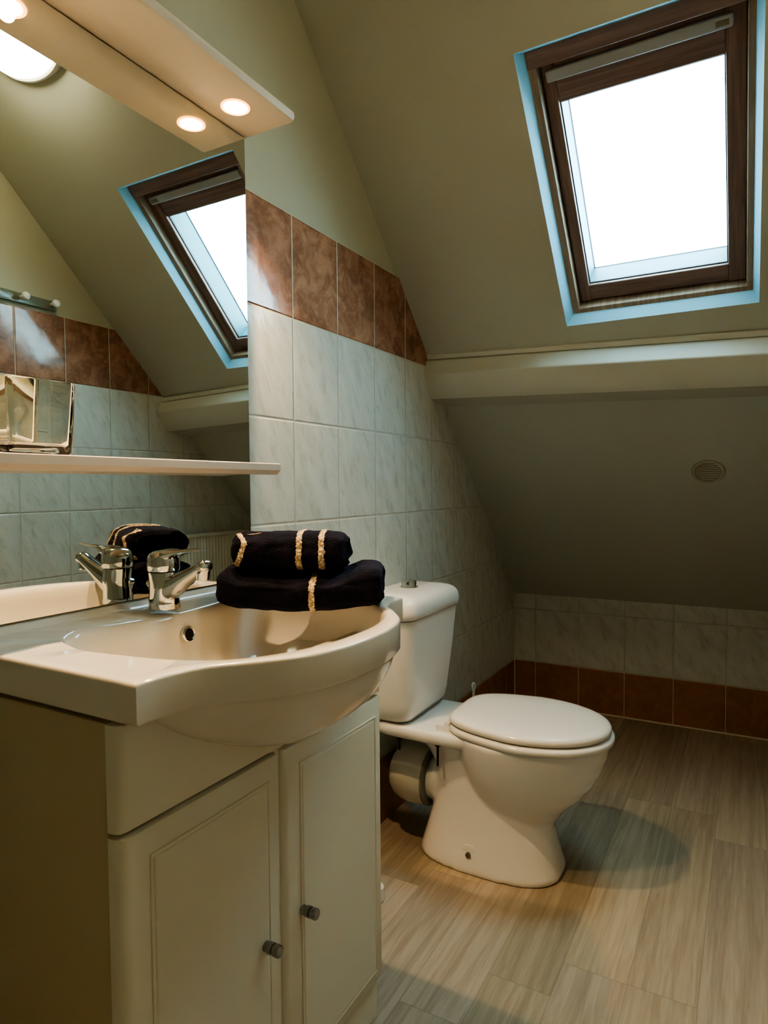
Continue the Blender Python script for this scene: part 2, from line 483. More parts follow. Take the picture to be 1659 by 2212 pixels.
# ------------------------------------------------------------------ mirror, light canopy, shelf
MX = .055; MY0, MY1, MZ0, MZ1 = -2.80, -1.954, .849, 1.770
mir = empty('wall_mirror', (0, -2.38, MZ0), 'large frameless wall mirror above the washbasin', 'mirror')
bm = bmesh.new(); box(bm, (.001, MY0, MZ0), (MX - .005, MY1 - .001, MZ1)); link('backing_board', bm, M['board'], mir, smooth=False)
bm = bmesh.new(); box(bm, (MX - .005, MY0, MZ0), (MX - .0005, MY1, MZ1 - .002)); link('glass_edge', bm, M['board'], mir, smooth=False)
bm = bmesh.new(); quad(bm, [(MX, MY0, MZ0), (MX, MY1, MZ0), (MX, MY1, MZ1 - .0025), (MX, MY0, MZ1 - .0025)]); link('mirror_glass', bm, M['mirror'], mir, smooth=False)

can = empty('light_canopy', (0, -2.38, MZ1), 'white board light canopy with recessed spotlights over the mirror', 'light fitting')
bm = bmesh.new()
prof = [(.0005, MZ1), (.172, MZ1), (.178, MZ1 + .003), (.181, MZ1 + .010), (.179, MZ1 + .018), (.172, MZ1 + .024), (.0005, MZ1 + .024)]
loft(bm, [[(x, y, z) for x, z in prof] for y in (-2.80, -1.949)])
link('board', bm, M['canopy'], can, smooth=True)
for i, y in enumerate((-2.046, -2.420)):
    bm = bmesh.new(); lathe(bm, [(.0275, -.0015), (.0275, 0), (.0245, -.0025), (.022, -.0012)], (.113, y, MZ1), n=32, cap0=False, cap1=False)
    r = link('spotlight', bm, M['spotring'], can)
    bm = bmesh.new(); lathe(bm, [(.0005, -.0050), (.012, -.0045), (.022, -.0015), (.022, -.0005)], (.113, y, MZ1), n=28)
    link('bulb', bm, M['spot'], r)

shf = empty('wall_shelf', (MX, -2.38, 1.08), 'slim white shelf with a rounded front running across the mirror', 'shelf')
bm = bmesh.new()
prof = [(MX + .001, 1.0895), (.136, 1.0895), (.1405, 1.088), (.1405, 1.0855), (.139, 1.0755), (.1345, 1.0715), (.132, 1.0675), (.128, 1.0665), (MX + .001, 1.0705)]
loft(bm, [[(x, y, z) for x, z in prof] for y in (-2.72, -1.962, -1.957)])
link('board', bm, M['shelf'], shf, smooth=True, angle=25)
for y in (-2.66, -2.545):
    bm = bmesh.new(); lathe(bm, [(.007, .0), (.007, .012), (.005, .014)], (MX + .012, y, 1.0895), n=16)
    #link('stud', bm, M['dchrome'], shf)
    bm.free()

# square tumbler standing on the shelf
gx1, gy0 = .130, -2.517
gs = .103; gz = 1.0900
gxs = .064
bm = bmesh.new()
cx, cy = gx1 - gxs / 2, gy0 + gs / 2
def rr(hx, hy, r, z): return rrect(cx - hx, cx + hx, cy - hy, cy + hy, r, z, 5)
hx, hy = gxs / 2, gs / 2
outer = [rr(hx - .008, hy - .008, .006, gz), rr(hx - .005, hy - .005, .006, gz + .002), rr(hx, hy, .006, gz + .100), ]
outer = [rr(hx - .007, hy - .008, .006, gz), rr(hx - .004, hy - .005, .006, gz + .003), rr(hx, hy, .006, gz + .101), rr(hx - .0015, hy - .0015, .005, gz + .103)]
inner = [rr(hx - .0042, hy - .0042, .004, gz + .1025), rr(hx - .0095, hy - .0100, .004, gz + .016), rr(hx - .013, hy - .014, .004, gz + .0125)]
loft(bm, outer + inner)
o = link('glass_tumbler', bm, M['glass'], None, angle=50)
tag(o, 'square clear glass tumbler standing on the shelf in front of the mirror', 'glass')

# ------------------------------------------------------------------ vanity unit
VY = -2.245; VX = .366
van = empty('vanity_cabinet', (VX / 2, VY, 0), 'cream two-door bathroom vanity cabinet under the washbasin', 'cabinet')
CY0, CY1 = -2.545, -1.948
def part(name, a, b, mat, parent=van, bevel=.0015):
    bm = bmesh.new(); box(bm, a, b); return link(name, bm, mat, parent, smooth=False, bevel=bevel)
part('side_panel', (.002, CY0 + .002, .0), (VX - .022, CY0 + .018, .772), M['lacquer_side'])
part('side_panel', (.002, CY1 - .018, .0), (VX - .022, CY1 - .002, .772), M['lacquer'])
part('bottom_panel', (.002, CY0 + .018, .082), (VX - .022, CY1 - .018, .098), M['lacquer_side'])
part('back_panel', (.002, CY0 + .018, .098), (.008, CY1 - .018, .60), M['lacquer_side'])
part('plinth', (VX - .034, CY0 + .019, .0), (VX - .010, CY1 - .004, .080), M['lacquer'], bevel=.003)
def rounded_front(bm, y0, y1, z0, z1, x0, x1, r0, r1, rt=.004):
    """door slab with rounded vertical edges; radius r0 at y0 side and r1 at y1 side"""
    pts = [(x0, y0)]
    for k in range(7):
        a = math.radians(180 - 0) ; t = k / 6 * PI / 2
        pts.append((x1 - r0 + r0 * math.sin(t), y0 + r0 - r0 * math.cos(t)))
    for k in range(7):
        t = k / 6 * PI / 2
        pts.append((x1 - r1 + r1 * math.cos(t), y1 - r1 + r1 * math.sin(t)))
    pts.append((x0, y1))
    cyy = (y0 + y1) / 2
    rings = []
    for z, ins in ((z0, rt), (z0 + rt * .3, rt * .3), (z0 + rt, 0), (z1 - rt, 0), (z1 - rt * .3, rt * .3), (z1, rt)):
        rings.append([(min(x, x1 - ins), y, z) for x, y in pts])
    loft(bm, rings)
bm = bmesh.new(); rounded_front(bm, CY0, CY1, .646, .772, VX - .022, VX, .016, .006); link('fascia', bm, M['lacquer'], van, angle=30)

def door(y0, y1, r0, r1, knob_y, knob_z):
    z0, z1 = .086, .640
    bm = bmesh.new(); rounded_front(bm, y0, y1, z0, z1, VX - .022, VX, r0, r1, .007)
    d = link('door', bm, M['lacquer'], van, angle=30)
    # raised inner field bordered by a routed step
    a0, a1, b0, b1 = y0 + .034, y1 - .024, z0 + .022, z1 - .034
    if r1 > r0: a0, a1 = y0 + .024, y1 - .034
    a0, a1 = (y0 + .040, y1 - .022) if r0 > r1 else (y0 + .026, y1 - .020)
    rings = []
    for ins, h in ((0, -.001), (0, .0012), (.0012, .0022), (.0030, .0022), (.0042, .0006), (.0052, .0006), (.0066, .0020), (.009, .0024)):
        rings.append([(VX + h, a0 + ins, b0 + ins), (VX + h, a1 - ins, b0 + ins), (VX + h, a1 - ins, b1 - ins), (VX + h, a0 + ins, b1 - ins)])
    bm = bmesh.new(); loft(bm, rings)
    link('moulded_field', bm, M['lacquer'], d, smooth=False)
    bm = bmesh.new()
    lathe(bm, [(.0075, 0), (.0075, .006), (.0082, .007), (.0088, .0085), (.0088, .0145), (.0066, .0155), (.0066, .0175), (.0088, .0185), (.0088, .0265), (.0078, .0278)], (VX + .002, knob_y, knob_z), 'x', 24)
    link('knob', bm, M['dchrome'], d, angle=25)
door(CY0, -2.262, .016, .003, -2.300, .366)
door(-2.249, CY1, .012, .006, -2.207, .367)
part('centre_post', (VX - .022, -2.268, .084), (VX - .010, -2.240, .644), M['lacquer'])

# ------------------------------------------------------------------ washbasin
BY = -2.239
ZT = .829
bas = empty('washbasin', (.25, BY, .775), 'white ceramic vanity washbasin with a bowed front and deep bowl', 'washbasin')
def bow(t):      # front edge of the slab, t = distance from the centre line
    return spline([0, .06, .13, .185, .22, .25, .275, .31], [.520, .516, .496, .456, .425, .411, .406, .405], t)
def ray_outline(cx, cy, a, inside):
    lo, hi = 0, .6
    c, s = math.cos(a), math.sin(a)
    for _ in range(34):
        mid = (lo + hi) / 2
        if inside(cx + c * mid, cy + s * mid): lo = mid
        else: hi = mid
    return lo
BC = (.275, BY)
def in_slab(ins):
    def f(x, y):
        t = abs(y - BY)
        return t < .312 - ins and x > .003 and x < bow(t) - ins
    return f
def in_belly(ins):
    def f(x, y):
        t = abs(y - BY)
        return t < .270 - ins and x > .05 + ins and x < bow(t) - .010 - ins - .12 * max(0, (t - .20)) 
    return f
# bowl rim outline: x range depends on the side
def in_bowl(ins):
    def f(x, y):
        t = abs(y - BY - .008)
        front = spline([0, .06, .13, .18, .215, .235, .25], [.484, .481, .461, .432, .389, .33, .22], t)
        back = spline([0, .10, .17, .205, .23, .25], [.142, .136, .126, .122, .15, .22], t)
        return t < .249 - ins and back + ins < x < front - ins
    return f
N = 144
angs = [2 * PI * k / N for k in range(N)]
# make sure the slab corners fall on ring points
for cxy in ((.405, BY - .312), (.405, BY + .312), (.003, BY - .312), (.003, BY + .312)):
    a = math.atan2(cxy[1] - BC[1], cxy[0] - BC[0]) % (2 * PI)
    k = min(range(N), key=lambda i: abs(angs[i] - a)); angs[k] = a
def ring(fn, z, sc=1., smoothk=0):
    rs = [ray_outline(*BC, a, fn) * sc for a in angs]
    for _ in range(smoothk):
        rs = [(rs[i - 1] + 2 * rs[i] + rs[(i + 1) % N]) / 4 for i in range(N)]
    return [(BC[0] + r * math.cos(a), BC[1] + r * math.sin(a), z(BC[0] + r * math.cos(a), BC[1] + r * math.sin(a)) if callable(z) else z) for r, a in zip(rs, angs)]
def ztop(x, y):   # tap ledge at the back is a little higher
    return ZT + .008 * max(0, min(1, (.135 - x) / .03))
bm = bmesh.new()
r_ = .005
R_ = [ring(in_bowl(-.008), .781, 1, 5), ring(in_slab(.012), .781), ring(in_slab(.002), .781), ring(in_slab(0), .784)]
R_ += [ring(in_slab(0), lambda x, y: ztop(x, y) - r_)]
for k in range(1, 5):
    t = k / 4 * PI / 2
    R_.append(ring(in_slab(r_ * (1 - math.cos(t))), lambda x, y, t=t: ztop(x, y) - r_ * (1 - math.sin(t))))
R_.append(ring(in_slab(.016), ztop, 1, 1))
# inner bowl
R_.append(ring(in_bowl(-.006), lambda x, y: ztop(x, y) - .0003, 1, 5))
R_.append(ring(in_bowl(-.001), lambda x, y: ztop(x, y) - .002, 1, 5))
R_.append(ring(in_bowl(.003), lambda x, y: ztop(x, y) - .006, 1, 5))
R_.append(ring(in_bowl(.006), lambda x, y: ztop(x, y) - .014, 1, 5))
base_r = [ray_outline(*BC, a, in_bowl(.008)) for a in angs]
for _ in range(8): base_r = [(base_r[i - 1] + 2 * base_r[i] + base_r[(i + 1) % N]) / 4 for i in range(N)]
for k in range(1, 20):
    t = (k / 20) ** 1.25
    th = t * PI / 2; sc = math.cos(th) ** .74; z = ZT - .014 - .140 * math.sin(th) ** .75
    sc = max(sc, .07)
    R_.append([(BC[0] + r * sc * math.cos(a), BC[1] + r * sc * math.sin(a), z) for r, a in zip(base_r, angs)])
loft(bm, R_, False, True)
slab = link('basin_slab', bm, M['ceramic_basin'], bas, angle=42)
# back upstand against the wall
bm = bmesh.new()
prof = [(.002, .829), (.062, .829), (.059, .8372), (.054, .840), (.052, .845), (.046, .8482), (.002, .8482)]
loft(bm, [[(x, y, z) for x, z in prof] for y in (BY - .306, BY + .306)])
link('back_upstand', bm, M['ceramic_basin'], bas, angle=50)
# belly under the slab
bm = bmesh.new(); R_ = []
br = [ray_outline(*BC, a, in_belly(.0)) for a in angs]
for _ in range(6): br = [(br[i - 1] + 2 * br[i] + br[(i + 1) % N]) / 4 for i in range(N)]
def gdep(r, a):
    q = min(1, abs(r * math.sin(a)) / .270)
    return .22 + .78 * (1 - q ** 2.0)
R_.append([(BC[0] + r * math.cos(a), BC[1] + r * math.sin(a), .7825) for r, a in zip(br, angs)])
for k in range(0, 14):
    t = k / 14 * PI / 2
    sc = math.cos(t) ** .75
    R_.append([(BC[0] + r * sc * math.cos(a), BC[1] + r * sc * math.sin(a), .780 - .129 * math.sin(t) ** 1.1 * (gdep(r, a) * (1 - k / 14) + k / 14)) for r, a in zip(br, angs)])
loft(bm, R_, False, True)
link('basin_belly', bm, M['ceramic_basin'], bas, angle=60)
# overflow ring and waste
bm = bmesh.new()
oc = Vector((.1555, BY + .006, .794)); nrm = Vector((.97, 0, .16)).normalized()
def disc_lathe(bm, prof, c, n_, n=28):
    s, u = frame_of(n_)
    loft(bm, [[c + s * r * math.cos(2 * PI * k / n) + u * r * math.sin(2 * PI * k / n) + n_ * h for k in range(n)] for r, h in prof], False, False)
disc_lathe(bm, [(.0135, -.004), (.0135, .001), (.0120, .0026), (.0095, .002), (.0088, -.002)], oc, nrm)
ovf = link('overflow_ring', bm, M['chrome'], bas)
bm = bmesh.new(); s_, u_ = frame_of(nrm)
bm.faces.new([bm.verts.new(oc + s_ * .0092 * math.cos(a) + u_ * .0092 * math.sin(a) - nrm * -.0004) for a in [2 * PI * k / 24 for k in range(24)]])
link('overflow_hole', bm, M['black'], ovf, smooth=False)
bm = bmesh.new(); lathe(bm, [(.030, 0), (.030, .002), (.024, .003), (.022, .0015), (.018, .004), (.001, .005)], (.240, BY, .6765), n=32)
link('waste_plug', bm, M['chrome'], bas)

# ------------------------------------------------------------------ mixer tap
FX, FY, FZ = .113, -2.246, .8372
tap = empty('mixer_tap', (FX, FY, FZ), 'chrome single-lever mixer tap on the back ledge of the washbasin', 'tap')
bm = bmesh.new()
rings = []
for z, rx, ry, dx in ((0, .0270, .0255, 0), (.002, .0275, .026, 0), (.010, .0262, .0250, 0), (.030, .0255, .0245, .001), (.045, .0265, .0245, .002), (.056, .0262, .0245, .0), (.062, .0255, .0245, -.001)):
    rings.append([(FX + dx + rx * math.cos(a), FY + ry * math.sin(a), FZ + z) for a in [2 * PI * k / 32 for k in range(32)]])
loft(bm, rings)
# spout
P = smooth_path([(FX + .004, FY, FZ + .030), (FX + .026, FY, FZ + .040), (FX + .050, FY, FZ + .0535), (FX + .076, FY, FZ + .067), (FX + .093, FY, FZ + .0755), (FX + .1025, FY, FZ + .0775)], 6)
n_ = len(P)
rw = [spline([0, .3, .7, .93, 1], [.021, .0175, .0135, .0135, .009], i / (n_ - 1)) for i in range(n_)]
rh = [spline([0, .2, .45, .7, .93, 1], [.023, .019, .0125, .0095, .0098, .006], i / (n_ - 1)) for i in range(n_)]
sweep(bm, P, rw, rh, n=28, power=2.4)
link('body', bm, M['chrome'], tap, angle=50)
bm = bmesh.new()
s_, u_ = frame_of(Vector((-.15, 0, -1)))
disc = Vector((FX + .091, FY, FZ + .070)); ax = Vector((-.12, 0, -1)).normalized(); s_, u_ = frame_of(ax)
loft(bm, [[disc + s_ * r * math.cos(2 * PI * k / 24) + u_ * r * math.sin(2 * PI * k / 24) + ax * h for k in range(24)] for r, h in [(.0115, 0), (.0115, .009), (.0108, .0155), (.0085, .0155), (.008, .010)]])
link('aerator', bm, M['chrome'], tap)
# lever: domed cap that runs out into a flat blade
bm = bmesh.new(); rings = []
for z, r, sx in ((.064, .0262, 0), (.066, .0272, 0), (.078, .0272, .000), (.088, .0262, .000), (.094, .0235, .001), (.098, .0175, .003), (.0995, .009, .004), (.100, .002, .005)):
    rings.append([(FX + sx + r * math.cos(a), FY + r * math.sin(a), FZ + z + .06 * (r * math.cos(a)) * (1 if z > .08 else .0)) for a in [2 * PI * k / 32 for k in range(32)]])
loft(bm, rings)
P = smooth_path([(FX - .012, FY, FZ + .086), (FX + .010, FY, FZ + .0905), (FX + .034, FY, FZ + .0955), (FX + .060, FY, FZ + .1000), (FX + .094, FY, FZ + .1035)], 6)
n_ = len(P)
rw = [spline([0, .3, .6, 1], [.017, .021, .014, .0085], i / (n_ - 1)) for i in range(n_)]
rh = [spline([0, .3, .55, .8, 1], [.009, .0105, .0052, .003, .0016], i / (n_ - 1)) for i in range(n_)]
sweep(bm, P, rw, rh, n=24, power=2.3)
link('lever', bm, M['chrome'], tap, angle=50)
bm = bmesh.new(); sweep(bm, [(FX - .0325, FY, FZ - .0), (FX - .0325, FY, FZ + .028)], .0022, n=12)
sweep(bm, smooth_path([(FX - .0325, FY, FZ + .026), (FX - .0335, FY, FZ + .034), (FX - .037, FY, FZ + .044)], 4), [.0025, .003, .0035, .004, .0045, .005, .0055, .0058, .004], n=14)
link('pop_up_rod', bm, M['chrome'], tap)

# ------------------------------------------------------------------ towels
def towel(name, label, ctr, ux, hl, hd, hh, seed, bands, power=2.7, sag=0., dip=0.):
    u = Vector((ux[0], ux[1], 0)).normalized(); v = Vector((u.y, -u.x, 0))   # v points to the camera side
    root = empty(name, (ctr[0], ctr[1], ctr[2]), label, 'towel')
    def P(a, th, off=0.):
        # a in -1..1 along the roll, th around
        e = max(0., 1 - abs(a) ** 9) ** .5
        c, s = math.cos(th), math.sin(th)
        c = math.copysign(abs(c) ** (2 / power), c); s = math.copysign(abs(s) ** (2 / power), s)
        q = Vector((a * 2.2 + seed * 3.1, c * 1.2, s * 1.2))
        nz = noise.noise(q * 1.1) * .10 + noise.noise(q * 2.6) * .045
        k = (1 + nz) * (.80 + .20 * e)
        pd = c * (hd * k + off); ph = s * (hh * k + off)
        fold = -.05 * hh * math.exp(-((th - .18) / .12) ** 2)   # crease of the fold on the camera side
        pd += fold
        z = hh + ph + sag * (1 - a * a) * (-1) * max(0, c) * .5
        z = max(z, -off * .3) if sag == 0 else z
        return Vector(ctr) + u * (a * hl + noise.noise(Vector((th * 1.3, seed, a))) * .006 * abs(a)) + v * pd + Vector((0, 0, z - dip * min(1, 1.7 * max(0, 1 - (a + .15) ** 2 / .80)) * max(0, s)))
    n, mm = 72, 64
    bm = bmesh.new(); rings = []
    As = [-1 + 2 * i / mm for i in range(mm + 1)]
    As = [-.9995 + 1.999 * (.5 - .5 * math.cos(PI * i / mm)) for i in range(mm + 1)]
    body = [[P(a, 2 * PI * k / n) for k in range(n)] for a in As]
    def inner(ringpts, f, push):
        c = sum(ringpts, Vector()) / n
        return [c + (p - c) * f + push for p in ringpts]
    e0 = [inner(body[0], .45, u * .006), inner(body[0], .55, u * -.003), inner(body[0], .70, u * .004), inner(body[0], .84, u * -.005)]
    e1 = [inner(body[-1], .84, u * .005), inner(body[-1], .70, u * -.004), inner(body[-1], .55, u * .003), inner(body[-1], .45, u * -.006)]
    loft(bm, e0 + body + e1)
    o = link('pile', bm, M['towel'], root, angle=70)
    for bd in bands:
        a0, w, t0, t1, off = bd[:5]; fn = bd[5] if len(bd) > 5 else (lambda th: 0)
        rows = []; steps = 80
        for k in range(steps + 1):
            th = t0 + (t1 - t0) * k / steps
            jag = .0025 / hl * noise.noise(Vector((k * .55, seed, a0 * 9)))
            jag2 = .0025 / hl * noise.noise(Vector((k * .55, seed + 4, a0 * 9)))
            a = a0 + fn(th)
            row = [P(a - w + jag, th, -.0015), P(a - w + jag, th, off), P(a, th, off * 1.35), P(a + w + jag2, th, off), P(a + w + jag2, th, -.0015)]
            rows.append(row)
        bm = bmesh.new(); loft(bm, rows, False, False, closed=False)
        link('gold_band', bm, M['gold'], root)
    return root
full = (-.5 * PI - .1, .62 * PI, .0011)
towel('folded_towel', 'larger dark navy towel with one gold band, resting on the washbasin rim', (.272, -2.060, ZT + .0005), (.885, .465), .142, .078, .0375, 2.3,
      [(.16, .036, -1.5, 1.9, .0014)], power=3.5, sag=.024, dip=.017)
def chev(th): return .16 * (1 - abs((th - .35)) / .9) if abs(th - .35) < .9 else 0.
towel('folded_towel', 'smaller dark navy towel with several gold bands, lying on top of the larger towel', (.248, -2.062, ZT + .0630), (.885, .465), .099, .064, .0340, 5.1,
      [(.20, .050, -1.15, 1.95, .0014), (.60, .050, -1.15, 1.95, .0014), (-.93, .048, -.85, 1.15, .0014, chev), (-.60, .035, .98, 1.18, .0016, lambda th: -.9 * (1.18 - th) + .06)], power=2.7)

# ------------------------------------------------------------------ toilet
TY = -1.31
wc = empty('toilet', (.36, TY, 0), 'white close-coupled toilet with closed lid against the tiled wall', 'toilet')
def superring(cx, cy, ax0, ax1, ay, z, pw=2.3, n=56):
    """ax0 = reach to -x, ax1 = reach to +x"""
    out = []
    for k in range(n):
        a = 2 * PI * k / n; c, s = math.cos(a), math.sin(a)
        cc = math.copysign(abs(c) ** (2 / pw), c); ss = math.copysign(abs(s) ** (2 / pw), s)
        out.append((cx + cc * (ax1 if c > 0 else ax0), cy + ss * ay, z))
    return out
bm = bmesh.new()
# foot and column
rings = []
for z, xa_, xb_, hw, pw in ((.0, .158, .560, .122, 2.8), (.012, .157, .561, .123, 2.8), (.04, .165, .552, .118, 2.7), (.08, .177, .542, .110, 2.6), (.12, .188, .535, .103, 2.5), (.17, .197, .536, .098, 2.5), (.21, .200, .545, .098, 2.5), (.26, .195, .55, .100, 2.5), (.30, .175, .55, .105, 2.6), (.335, .13, .55, .115, 2.8), (.36, .09, .55, .125, 3.0)):
    cx = (xa_ + xb_) / 2; rings.append(superring(cx, TY, cx - xa_, xb_ - cx, hw, z, pw))
loft(bm, rings)
# bowl
rings = []
for z, xa_, xb_, hw in ((.12, .36, .530, .06), (.15, .33, .545, .082), (.18, .31, .566, .100), (.22, .295, .606, .122), (.26, .285, .637, .140), (.30, .275, .658, .154), (.34, .268, .672, .166), (.362, .262, .675, .171), (.375, .262, .675, .171)):
    rings.append(superring(.44, TY, .44 - xa_, xb_ - .44, hw, z, 2.15))
loft(bm, rings)
# rear platform
rings = []
for z, xa_, xb_, hw in ((.335, .06, .33, .118), (.340, .04, .36, .135), (.352, .035, .38, .142), (.366, .035, .38, .142), (.374, .04, .375, .137)):
    cx = (xa_ + xb_) / 2; rings.append(superring(cx, TY, cx - xa_, xb_ - cx, hw, z, 5))
loft(bm, rings)
# trapway bulge and outlet spigot
sweep(bm, smooth_path([(.40, TY, .20), (.33, TY, .225), (.26, TY, .20), (.19, TY, .188), (.168, TY, .188)], 4), [.075] * 4 + [.078] * 4 + [.070] * 4 + [.062, .060, .058, .056, .056], n=32)
pan = link('pan', bm, M['ceramic'], wc)
rm = pan.modifiers.new('fuse', 'REMESH'); rm.mode = 'VOXEL'; rm.voxel_size = .0055; rm.use_smooth_shade = True
sm = pan.modifiers.new('soften', 'SMOOTH'); sm.factor = .5; sm.iterations = 9
# fixing bolt in the foot
bm = bmesh.new(); lathe(bm, [(.0255, .006), (.0255, -.002), (.020, -.0035), (.001, -.004)], (.335, TY - .110, .052), 'y', 24)
bp = link('fixing_recess', bm, M['ceramic'], wc)
bm = bmesh.new(); lathe(bm, [(.0078, -.010), (.0078, -.002), (.0065, 0)], (.335, TY - .110, .052), 'y', 6)
link('fixing_bolt', bm, M['dchrome'], bp, smooth=False)
# cistern
cis_r = []
bm = bmesh.new()
for z, x1, hw, r in ((.377, .145, .118, .035), (.382, .158, .133, .042), (.400, .170, .146, .046), (.43, .174, .152, .046), (.55, .185, .166, .044), (.66, .193, .175, .042), (.674, .194, .176, .042)):
    cis_r.append(rrect(.010, x1, TY - hw, TY + hw, r, z, 8))
loft(bm, cis_r)
cis = link('cistern', bm, M['ceramic'], wc, angle=60)
bm = bmesh.new(); L_ = []
for z, ins in ((.6765, .004), (.679, 0), (.695, -.001), (.712, .001), (.723, .006), (.731, .014), (.7365, .026), (.7405, .046), (.7425, .075)):
    L_.append(rrect(.006 + max(0, ins) * .5, .201 - ins, TY - .184 + ins, TY + .184 - ins, max(.012, .048 - max(0, ins) * .4), z, 8))
loft(bm, L_)
lid = link('cistern_lid', bm, M['ceramic'], wc, angle=60)
bm = bmesh.new(); lathe(bm, [(.027, -.002), (.027, .003), (.0235, .004), (.0235, -.001)], (.105, TY - .005, .7415), n=32, cap0=False, cap1=False)
lathe(bm, [(.0225, -.001), (.0225, .019), (.021, .022), (.0150, .023), (.0005, .022)], (.105, TY - .005, .7415), n=32)
link('flush_button', bm, M['chrome'], lid)
# seat and lid
def seat_ring(z, grow, x0, x1, hw):
    n = 72; out = []
    for k in range(n):
        a = 2 * PI * k / n; c, s = math.cos(a), math.sin(a)
        cx = x0 + (x1 - x0) * .46
        if c >= 0:
            x = cx + (x1 - cx + grow) * abs(c) ** (2 / 2.05); y = (hw + grow) * math.copysign(abs(s) ** (2 / 2.05), s)
        else:
            x = cx - (cx - x0 + grow) * abs(c) ** (2 / 5.)
            y = (hw + grow) * math.copysign(abs(s) ** (2 / 5.), s)
            y *= 1 - .27 * ((cx - x) / (cx - x0)) ** 1.3
        out.append((x, TY + y, z))
    return out
bm = bmesh.new()
loft(bm, [seat_ring(z, g, .266, .686, .177) for z, g in ((.373, -.014), (.374, -.005), (.378, .001), (.386, .002), (.391, 0), (.394, -.008))])
seat = link('seat', bm, M['seat'], wc, angle=60)
bm = bmesh.new()
loft(bm, [seat_ring(z, g, .264, .680, .173) for z, g in ((.3975, -.012), (.398, -.004), (.402, .000), (.410, .000), (.4155, -.004), (.4190, -.012), (.4212, -.028), (.4230, -.06), (.424, -.10))])
link('lid', bm, M['seat'], wc, angle=60)
for s in (-1, 1):
    bm = bmesh.new()
    loft(bm, [rrect(.238, .285, TY + s * .096 - .019, TY + s * .096 + .019, .009, z, 5) for z in (.3725, .384, .389)])
    sweep(bm, [(.272, TY + s * .096 - .017, .392), (.272, TY + s * .096 + .017, .392)], .0075, n=16)
    link('hinge', bm, M['seat'], wc, angle=50)
# cistern bolts hanging under the platform
for x, y, z0, z1 in ((.245, TY - .112, .275, .342), (.13, TY - .118, .300, .342)):
    bm = bmesh.new(); sweep(bm, [(x, y, z0), (x, y, z1 - .010)], .0032, n=12); lathe(bm, [(.008, 0), (.008, .006), (.006, .008)], (x, y, z1 - .012), n=6)
    link('mounting_bolt', bm, M['black'], wc)
# pan connector
bm = bmesh.new()
lathe(bm, [(.001, -.121), (.020, -.1205), (.042, -.117), (.060, -.109), (.072, -.096), (.080, -.076), (.084, -.054), (.0845, -.034), (.082, -.016), (.0805, -.006), (.0805, .0), (.060, .002), (.058, -.01)], (.172, TY, .188), 'x', 40)
sweep(bm, smooth_path([(.120, TY + .01, .188), (.075, TY + .06, .188), (.045, TY + .13, .186), (.002, TY + .17, .186)], 4), .050, n=28)
con = link('waste_connector', bm, M['plastic'], wc, angle=40)
bm = bmesh.new(); lathe(bm, [(.0795, .0), (.0830, .002), (.0830, .008), (.079, .010), (.056, .010), (.056, 0)], (.170, TY, .188), 'x', 40)
link('seal_ring', bm, M['rubber'], con, angle=40)

# ------------------------------------------------------------------ brushes (only the looped grips show)
def brush(label, x, y, top, loop_r, yaw, holder=True):
    root = empty('toilet_brush' if holder else 'cleaning_brush', (x, y, 0), label, 'brush')
    if holder:
        bm = bmesh.new(); lathe(bm, [(.045, 0), (.047, .004), (.043, .05), (.040, .11), (.036, .118), (.033, .118), (.036, .1), (.040, .01), (.001, .008)], (x, y, 0), n=32)
        link('holder', bm, M['knob'], root)
    hz = top - loop_r * 2.6
    bm = bmesh.new(); sweep(bm, [(x, y, .03 if holder else .03), (x, y, hz * .6), (x, y, hz)], [.006, .0055, .005], n=14)
    cx, cz = 0, hz + loop_r * 1.25
    n = 28; d = Vector((math.cos(yaw), math.sin(yaw), 0)); rings = []
    pts = [Vector((x, y, cz)) + d * loop_r * .68 * math.cos(2 * PI * k / n) + Vector((0, 0, loop_r * 1.3 * math.sin(2 * PI * k / n))) for k in range(n)]
    for k in range(n):
        t = (pts[(k + 1) % n] - pts[k - 1]).normalized(); nn = d.cross(Vector((0, 0, 1))); s2 = t.cross(nn)
        rr_ = .0042
        rings.append([pts[k] + nn * rr_ * math.cos(2 * PI * j / 10) + s2 * rr_ * .8 * math.sin(2 * PI * j / 10) for j in range(10)])
    vs = [[bm.verts.new(p) for p in r] for r in rings]
    for k in range(n):
        a, b = vs[k], vs[(k + 1) % n]
        for j in range(10): bm.faces.new((a[j], a[(j + 1) % 10], b[(j + 1) % 10], b[j]))
    link('handle', bm, M['knob'], root, angle=80)
    bm = bmesh.new(); lathe(bm, [(.004, .062), (.020, .058), (.028, .045), (.028, .022), (.018, .012), (.001, .010)] if holder else [(.004, .040), (.022, .034), (.024, .004), (.02, 0), (.001, 0)], (x, y, 0), n=20)
    link('bristles', bm, M['knob'], root)
brush('white toilet brush with looped handle standing in the corner behind the toilet', .105, -.80, .318, .0105, 1.1)
brush('small white brush with looped handle on the floor right beside the vanity cabinet', .170, -1.640, .178, .011, 1.1, False)

